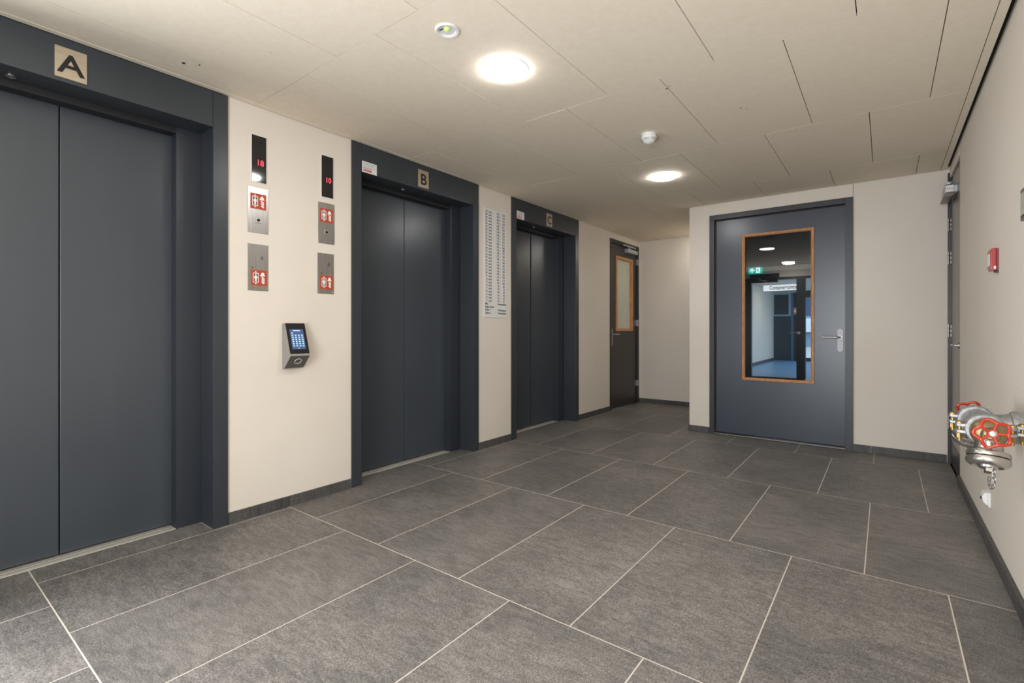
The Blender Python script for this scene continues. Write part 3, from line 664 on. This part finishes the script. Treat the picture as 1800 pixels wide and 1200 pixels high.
# clamp on the branch toward the wall
bm = bmesh.new(); lathe(bm, [(.047, .080), (.056, .080), (.059, .088), (.059, .112), (.056, .120), (.047, .120)], (XM, YM, ZM), (1, 0, 0), 36, cap=False)
for sy in (-1, 1):
    for zz in (.006, -.018): B(bm, XM + .084, XM + .116, min(YM + sy * .05, YM + sy * .088), max(YM + sy * .05, YM + sy * .088), ZM + zz, ZM + zz + .012)
c = Q(O('pipe_clamp', bm, 'galv', t, smooth=True, bevel=.002))
for sy in (-1, 1):
    bm = bmesh.new(); bo = (XM + .100, YM + sy * .074, ZM)
    lathe(bm, [(.0052, -.048), (.0052, .020)], bo, (0, 0, 1), 10); lathe(bm, [(.009, -.036), (.009, -.020)], bo, (0, 0, 1), 6); lathe(bm, [(.012, .018), (.011, .023), (.004, .026)], bo, (0, 0, 1), 16); Q(O('bolt', bm, 'bolt', c, smooth=True))
def valve(s, capoff):
    """s=-1: valve toward the viewpoint, s=+1: toward the corner"""
    o0 = Vector((XM, YM + s * .13, ZM)); ax = Vector((0, s, 0))
    bm = bmesh.new(); lathe(bm, [(.040, 0), (.043, .012), (.0475, .025), (.0490, .060), (.0470, .078), (.040, .090), (.026, .096), (.022, .104), (0, .104)], o0, ax, 36)
    lathe(bm, [(.020, 0), (.020, .012), (.014, .013)], o0 + ax * .092 + Vector((0, 0, .004)), ax + Vector((0, 0, .2)), 6)
    vb = Q(O('valve_body', bm, 'bronze', t, smooth=True, label='bronze valve body'))
    st = (ax + Vector((0, 0, .20))).normalized(); w0 = o0 + ax * .098 + Vector((0, 0, .003))
    bm = bmesh.new(); lathe(bm, [(.006, 0), (.006, .046)], w0, st, 12); lathe(bm, [(.0125, .006), (.0125, .016)], w0, st, 6); Q(O('stem', bm, 'alu', vb, smooth=True))
    wc = w0 + st * .040; a, b, _ = frame_of(st)
    bm = bmesh.new(); N = 70; pts = []
    for i in range(N):
        th = 2 * PI * i / N; r = .0425 + .0055 * math.cos(5 * th); dz = -.003 * math.cos(5 * th)
        pts.append(wc + (a * math.cos(th) + b * math.sin(th)) * r + st * dz)
    tube(bm, pts, .0055, 10, closed=True)
    for k in range(5):
        th = 2 * PI * (k + .5) / 5
        e = a * math.cos(th) + b * math.sin(th); tube(bm, [wc + e * .009 + st * .001, wc + e * .025 + st * .003, wc + e * .037 + st * .003], [.0055, .0044, .0055], 8)
    lathe(bm, [(.013, -.005), (.0145, 0), (.0125, .006)], wc, st, 20)
    hw = Q(O('hand_wheel', bm, 'wheel_red', t, smooth=True, label='red enamelled hand wheel'))
    bm = bmesh.new(); lathe(bm, [(.0085, .005), (.0085, .009), (0, .010)], wc, st, 14); Q(O('wheel_nut', bm, 'alu', hw, smooth=True))
    # outlet pointing down and slightly into the room
    c0 = o0 + ax * .055; dn = Vector((-.06, s * .40, -1)).normalized(); c0 = c0 + dn * .012
    bm = bmesh.new(); lathe(bm, [(.036, .0), (.038, .045), (.034, .052), (.034, .058)], c0, dn, 32); Q(O('outlet_neck', bm, 'alu', t, smooth=True))
    bm = bmesh.new(); lathe(bm, [(.034, .053), (.050, .055), (.056, .058), (.0575, .066), (.0565, .074), (.050, .076), (.034, .076)], c0, dn, 40)
    for k in range(2):
        th = PI * k + .5; a2, b2, _ = frame_of(dn); e = a2 * math.cos(th) + b2 * math.sin(th)
        poly(bm, [c0 + dn * .050 + e * .044 + b2 * u + a2 * 0 for u in (-.009, .009)] + [c0 + dn * .064 + e * .060 + b2 * u for u in (.009, -.009)], dn, .008)
    Q(O('coupling_ring', bm, 'alu', t, smooth=True))
    bm = bmesh.new(); lathe(bm, [(.054, .0765), (.057, .079), (.0585, .088), (.057, .096), (.050, .103), (.041, .106), (.036, .102), (.028, .101), (.026, .110), (.022, .113), (0, .113)], c0, dn, 44, cap=False)
    cp = Q(O('blank_cap', bm, 'alu', t, smooth=True, label='polished aluminium blank cap'))
    a2, b2, _ = frame_of(dn); bm = bmesh.new(); bc = c0 + dn * .113
    poly(bm, [bc + a2 * x + b2 * y for x, y in ((-.024, -.008), (.024, -.008), (.024, .008), (-.024, .008))], dn, .012); Q(O('cap_lug', bm, 'alu', cp))
    # chain
    bm = bmesh.new(); pA = w0 + Vector((0, 0, -.028)) + ax * .01; pB = c0 + dn * .128 + Vector((.004, s * .01, 0))
    ctl = [pA, Vector((pA.x + .004, pB.y + s * .004, pB.z + .02)), Vector((pB.x + .010, pB.y + s * .004, pB.z - .030)), Vector((pB.x + .004, pB.y - s * .004, pB.z - .055)), Vector((pB.x - .003, pB.y - s * .006, pB.z - .03)), pB]
    den = []
    for p, q2 in zip(ctl, ctl[1:]): den += [p.lerp(q2, i / 20) for i in range(20)]
    den.append(ctl[-1]); path = [den[0]]; acc = 0
    for p, q2 in zip(den, den[1:]):
        acc += (q2 - p).length
        if acc > .0125: path.append(q2); acc = 0
    for i in range(len(path) - 1):
        p, q2 = path[i], path[i + 1]; mid = (p + q2) / 2; d = (q2 - p).normalized(); e = d.cross(Vector((.7, .7, 0) if i % 2 else (.7, -.7, 0)))
        e.normalize(); hl = (q2 - p).length * .66
        tube(bm, [mid + d * hl * math.cos(th) + e * .0044 * math.sin(th) for th in [2 * PI * k / 10 for k in range(10)]], .0012, 5, closed=True)
    Q(O('cap_chain', bm, 'chain', cp, smooth=True))
    bm = bmesh.new(); tube(bm, [w0 + st * .012 + (a * math.cos(th) + b * math.sin(th)) * .021 for th in [2 * PI * k / 20 for k in range(20)]], .0014, 6, closed=True); Q(O('chain_ring', bm, 'chain', cp, smooth=True))
valve(-1, 0); valve(1, 0)

# ------------------------------------------------------------------ space behind door_2
VP = 12.1
bx('wall_passage', mat('passage_painted_shade', (.012, .012, .013), .8), None, (-3.6, -3.5, YF + .12, VP, 0, 2.6), (1.0, 1.1, YD + .14, VP, 0, 2.6), (-3.6, 1.1, YF + .12, VP, 2.552, 2.6), (XC + .1, 1.1, YD + .14, YF + .12, 2.552, 2.6), (-3.6, 1.1, YD + .14, VP + .1, -.06, -.02),  # near-black colour paints in the shade of the passage
   kind='structure', label='passage behind the windowed door, shade painted into its colour', cat='wall')
pw = mat('passage_plaster', srgb(215, 208, 195), .7)
bx('wall_partition', pw, None, (-3.6, 1.1, VP, VP + .1, 2.30, 2.6), (-3.6, -2.56, VP, VP + .1, 0, 2.3), (-.2, 1.1, VP, VP + .1, 0, 2.3), kind='structure', label='pale wall above the glazed partition seen through the door window', cat='wall')
blk = mat('black_aluminium', (.02, .024, .026), .35)
door_grey = mat('dark_grey_aluminium', (.055, .065, .068), .4)
p = E('door_4', 'dark glazed partition door seen through the tall door window', 'door', kind='structure')
bx('frame_post', blk, p, (-2.56, -2.405, VP - .03, VP + .08, 0, 2.30)); bx('frame_head', blk, p, (-2.405, -1.88, VP - .03, VP + .08, 2.20, 2.30)); bx('frame_head', door_grey, p, (-1.88, -.2, VP - .03, VP + .08, 2.252, 2.30))
bx('frame_post', door_grey, p, (-1.515, -1.35, VP - .03, VP + .08, .10, 2.252)); bx('bottom_rail', blk, p, (-2.405, -1.36, VP - .03, VP + .08, 0, .10))
bx('mid_rail', door_grey, p, (-1.35, -.2, VP - .03, VP + .08, 1.84, 1.965)); bx('frame_post', door_grey, p, (-.30, -.2, VP - .03, VP + .08, 0, 2.252)); bx('door_closer', blk, p, (-2.42, -1.84, VP - .10, VP - .035, 2.31, 2.385))
bm = bmesh.new(); tube(bm, [(-2.25, VP - .08, 2.31), (-2.22, VP - .10, 2.26), (-2.08, VP - .06, 2.22)], .012, 8); O('closer_arm', bm, 'inox', p)
bm = bmesh.new(); tube(bm, [(-1.47, VP - .03, 1.08), (-1.47, VP - .09, 1.08), (-1.64, VP - .09, 1.08)], .011, 10); lathe(bm, [(.03, 0), (.03, .012)], (-1.47, VP - .03, 1.08), (0, -1, 0), 18); O('lever', bm, 'inox', p, smooth=True)
t = E('exit_sign', 'green emergency exit sign with arrow seen through the door window', 'sign', loc=(-2.30, VP - .12, 2.42))
o = bx('light_box', 'exit_green', t, (-2.441, -2.161, VP - .13, VP - .10, 2.400, 2.540))
o = bx('bracket', blk, t, (-2.35, -2.25, VP - .125, VP, 2.540, 2.560))
bm = bmesh.new(); ys_ = VP - .1305
poly(bm, [(-2.420, ys_, 2.462), (-2.368, ys_, 2.525), (-2.316, ys_, 2.462), (-2.330, ys_, 2.452), (-2.358, ys_, 2.485), (-2.358, ys_, 2.415), (-2.378, ys_, 2.415), (-2.378, ys_, 2.485), (-2.406, ys_, 2.452)], (0, -1, 0), .001)
B(bm, -2.285, -2.205, ys_ - .001, ys_, 2.410, 2.530); o = O('white_symbol', bm, 'exit_white', t)
bm = bmesh.new(); lathe(bm, [(.009, 0), (.009, .001)], (-2.243, ys_ - .001, 2.512), (0, -1, 0), 10)
poly(bm, [(x, ys_ - .0012, z) for x, z in ((-2.262, 2.500), (-2.235, 2.498), (-2.222, 2.475), (-2.240, 2.482), (-2.243, 2.465), (-2.222, 2.448), (-2.226, 2.418), (-2.238, 2.418), (-2.238, 2.442), (-2.258, 2.456), (-2.274, 2.432), (-2.282, 2.438), (-2.264, 2.470), (-2.260, 2.485), (-2.272, 2.470), (-2.280, 2.476))], (0, -1, 0), .001)
o = O('running_figure', bm, 'exit_green', t)
lamp(-1.60, 11.55, 'round ceiling lamp in the passage behind the windowed door', 2.552, None, 'lamp_far')
# corridor beyond the partition, with daylight from a far window
tilef = mat('corridor_floor', srgb(105, 150, 190), .35)
bx('floor_corridor', tilef, None, (-3.4, -.6, VP - .02, 20.9, -.05, 0), kind='structure', label='floor of the daylit corridor beyond the partition', cat='floor')
cw = mat('corridor_plaster', srgb(214, 206, 192), .6)
bx('wall_corridor', cw, None, (-3.4, -3.3, VP + .1, 20.4, 0, 2.6), (-3.4, -.6, VP + .1, 20.6, 2.55, 2.6), (-.7, -.6, VP + .1, 13.2, 0, 2.6), (-.7, -.6, 13.2, 20.4, 2.4, 2.6), (-3.5, -2.36, 20.5, 20.6, 2.50, 2.6), kind='structure', label='pale corridor wall seen through the door window', cat='wall')
bx('baseboard_corridor', 'skirt', None, (-3.3, -3.285, VP + .1, 20.3, 0, .10), kind='structure', label='dark corridor skirting', cat='baseboard')
p = E('door_5', 'dark container room door at the end of the corridor', 'door', kind='structure')
dd = mat('dark_blue_door', (.028, .040, .052), .35)
bx('door_leaf', dd, p, (-3.38, -2.56, 20.5, 20.56, 0, 2.50)); fr = mat('pale_blue_bead', (.25, .38, .46), .4)
bx('window_bead', fr, p, (-3.375, -3.30, 20.47, 20.5, 1.64, 2.50), (-2.82, -2.745, 20.47, 20.5, 1.64, 2.50), (-3.30, -2.82, 20.47, 20.5, 1.64, 1.70), (-3.30, -2.82, 20.47, 20.5, 2.44, 2.50))
bx('edge_strip', mat('blue_edge', (.05, .14, .22), .4), p, (-2.745, -2.66, 20.475, 20.5, 0, 2.50)); bx('warning_label', mat('orange_label', (.75, .25, .08), .5), p, (-2.66, -2.56, 20.47, 20.5, 1.70, 1.95)); bx('label_band', 'white_print', p, (-2.64, -2.58, 20.465, 20.47, 1.78, 1.87))
t = E('room_sign', 'white hanging sign with black lettering in the corridor beyond', 'sign', loc=(-2.4, 16.5, 2.4))
o = bx('board', mat('sign_board_added_glow', (.8, .8, .8), .5, emit=(.9, .95, 1.0), estr=.5), t, (-2.95, -2.035, 16.5, 16.52, 2.315, 2.49))  # glow added to the board in place of light falling on it
o = text('lettering', 'Containerruimte', .165, (-2.065, 16.497, 2.355), 'F', 'black', t, al='RIGHT', sx=.64, bold=.002)
o = bx('hanger', 'inox', t, (-2.3, -2.28, 16.505, 16.515, 2.49, 2.55))
lamp(-2.22, 15.2, 'nearer round lamp of the corridor beyond the partition', 2.55, None, 'lamp_corridor'); lamp(-2.25, 17.6, 'farther round lamp of the corridor beyond the partition', 2.55, None, 'lamp_corridor')
wn = E('window_2', 'bright corridor window with dark rails', 'window', kind='structure')
bx('window_frame', door_grey, wn, (-2.56, -2.36, 20.45, 20.6, 0, 2.55), (-2.36, -.6, 20.5, 20.56, 1.02, 1.05), (-2.36, -.6, 20.5, 20.56, 0, .12), (-2.36, -.6, 20.45, 20.6, 2.42, 2.55), (-.7, -.6, 20.38, 20.6, 0, 2.6))
wn = E('window_3', 'side glazing of the corridor beyond the partition', 'window', kind='structure')
bx('window_frame', door_grey, wn, *[(-.68, -.62, y, y + .06, 0, 2.4) for y in (13.2, 15.0, 16.8, 18.6)])
# street outside the corridor window
pav = mat('pale_paving', srgb(190, 190, 186), .8)
bx('ground_outside', pav, None, (-30, 40, 20.95, 60, -.1, -.06), (-.58, 40, 13, 20.95, -.1, -.06), kind='structure', label='pale paving outside the corridor window', cat='ground')
bl = E('apartment_building', 'pale building with balcony bands outside the corridor window', 'building')
fc = mat('facade', srgb(150, 175, 195), .7); bd_ = mat('balcony_band', srgb(225, 230, 232), .6); wd = mat('dark_window', (.03, .08, .14), .1)
bx('facade', fc, bl, (-14, 16, 40, 50, -.06, 12))
for k in range(4): bx('balcony_band', bd_, bl, (-14, 16, 39.2, 39.98, .9 + k * 2.9, 1.9 + k * 2.9))
for k in range(3):
    for j in range(8): bx('window', wd, bl, (-12 + j * 3.4, -10.2 + j * 3.4, 39.95, 39.99, 2.1 + k * 2.9, 3.5 + k * 2.9))

# ------------------------------------------------------------------ lettering becomes plain meshes; parts keep their world positions under the empties
bpy.context.view_layer.update()
dg = bpy.context.evaluated_depsgraph_get()
for o in TEXTS:
    me = bpy.data.meshes.new_from_object(o.evaluated_get(dg))
    n = bpy.data.objects.new('lettering', me); COL.objects.link(n); nm = o.name
    n.parent = o.parent; n.location = o.location; n.rotation_euler = o.rotation_euler; n.scale = o.scale
    bpy.data.objects.remove(o); n.name = nm
for o in bpy.data.objects:
    if o.parent and o.parent.type == 'EMPTY' and o.parent.parent is None:
        o.matrix_parent_inverse = Matrix.Translation(-Vector(o.parent.location))
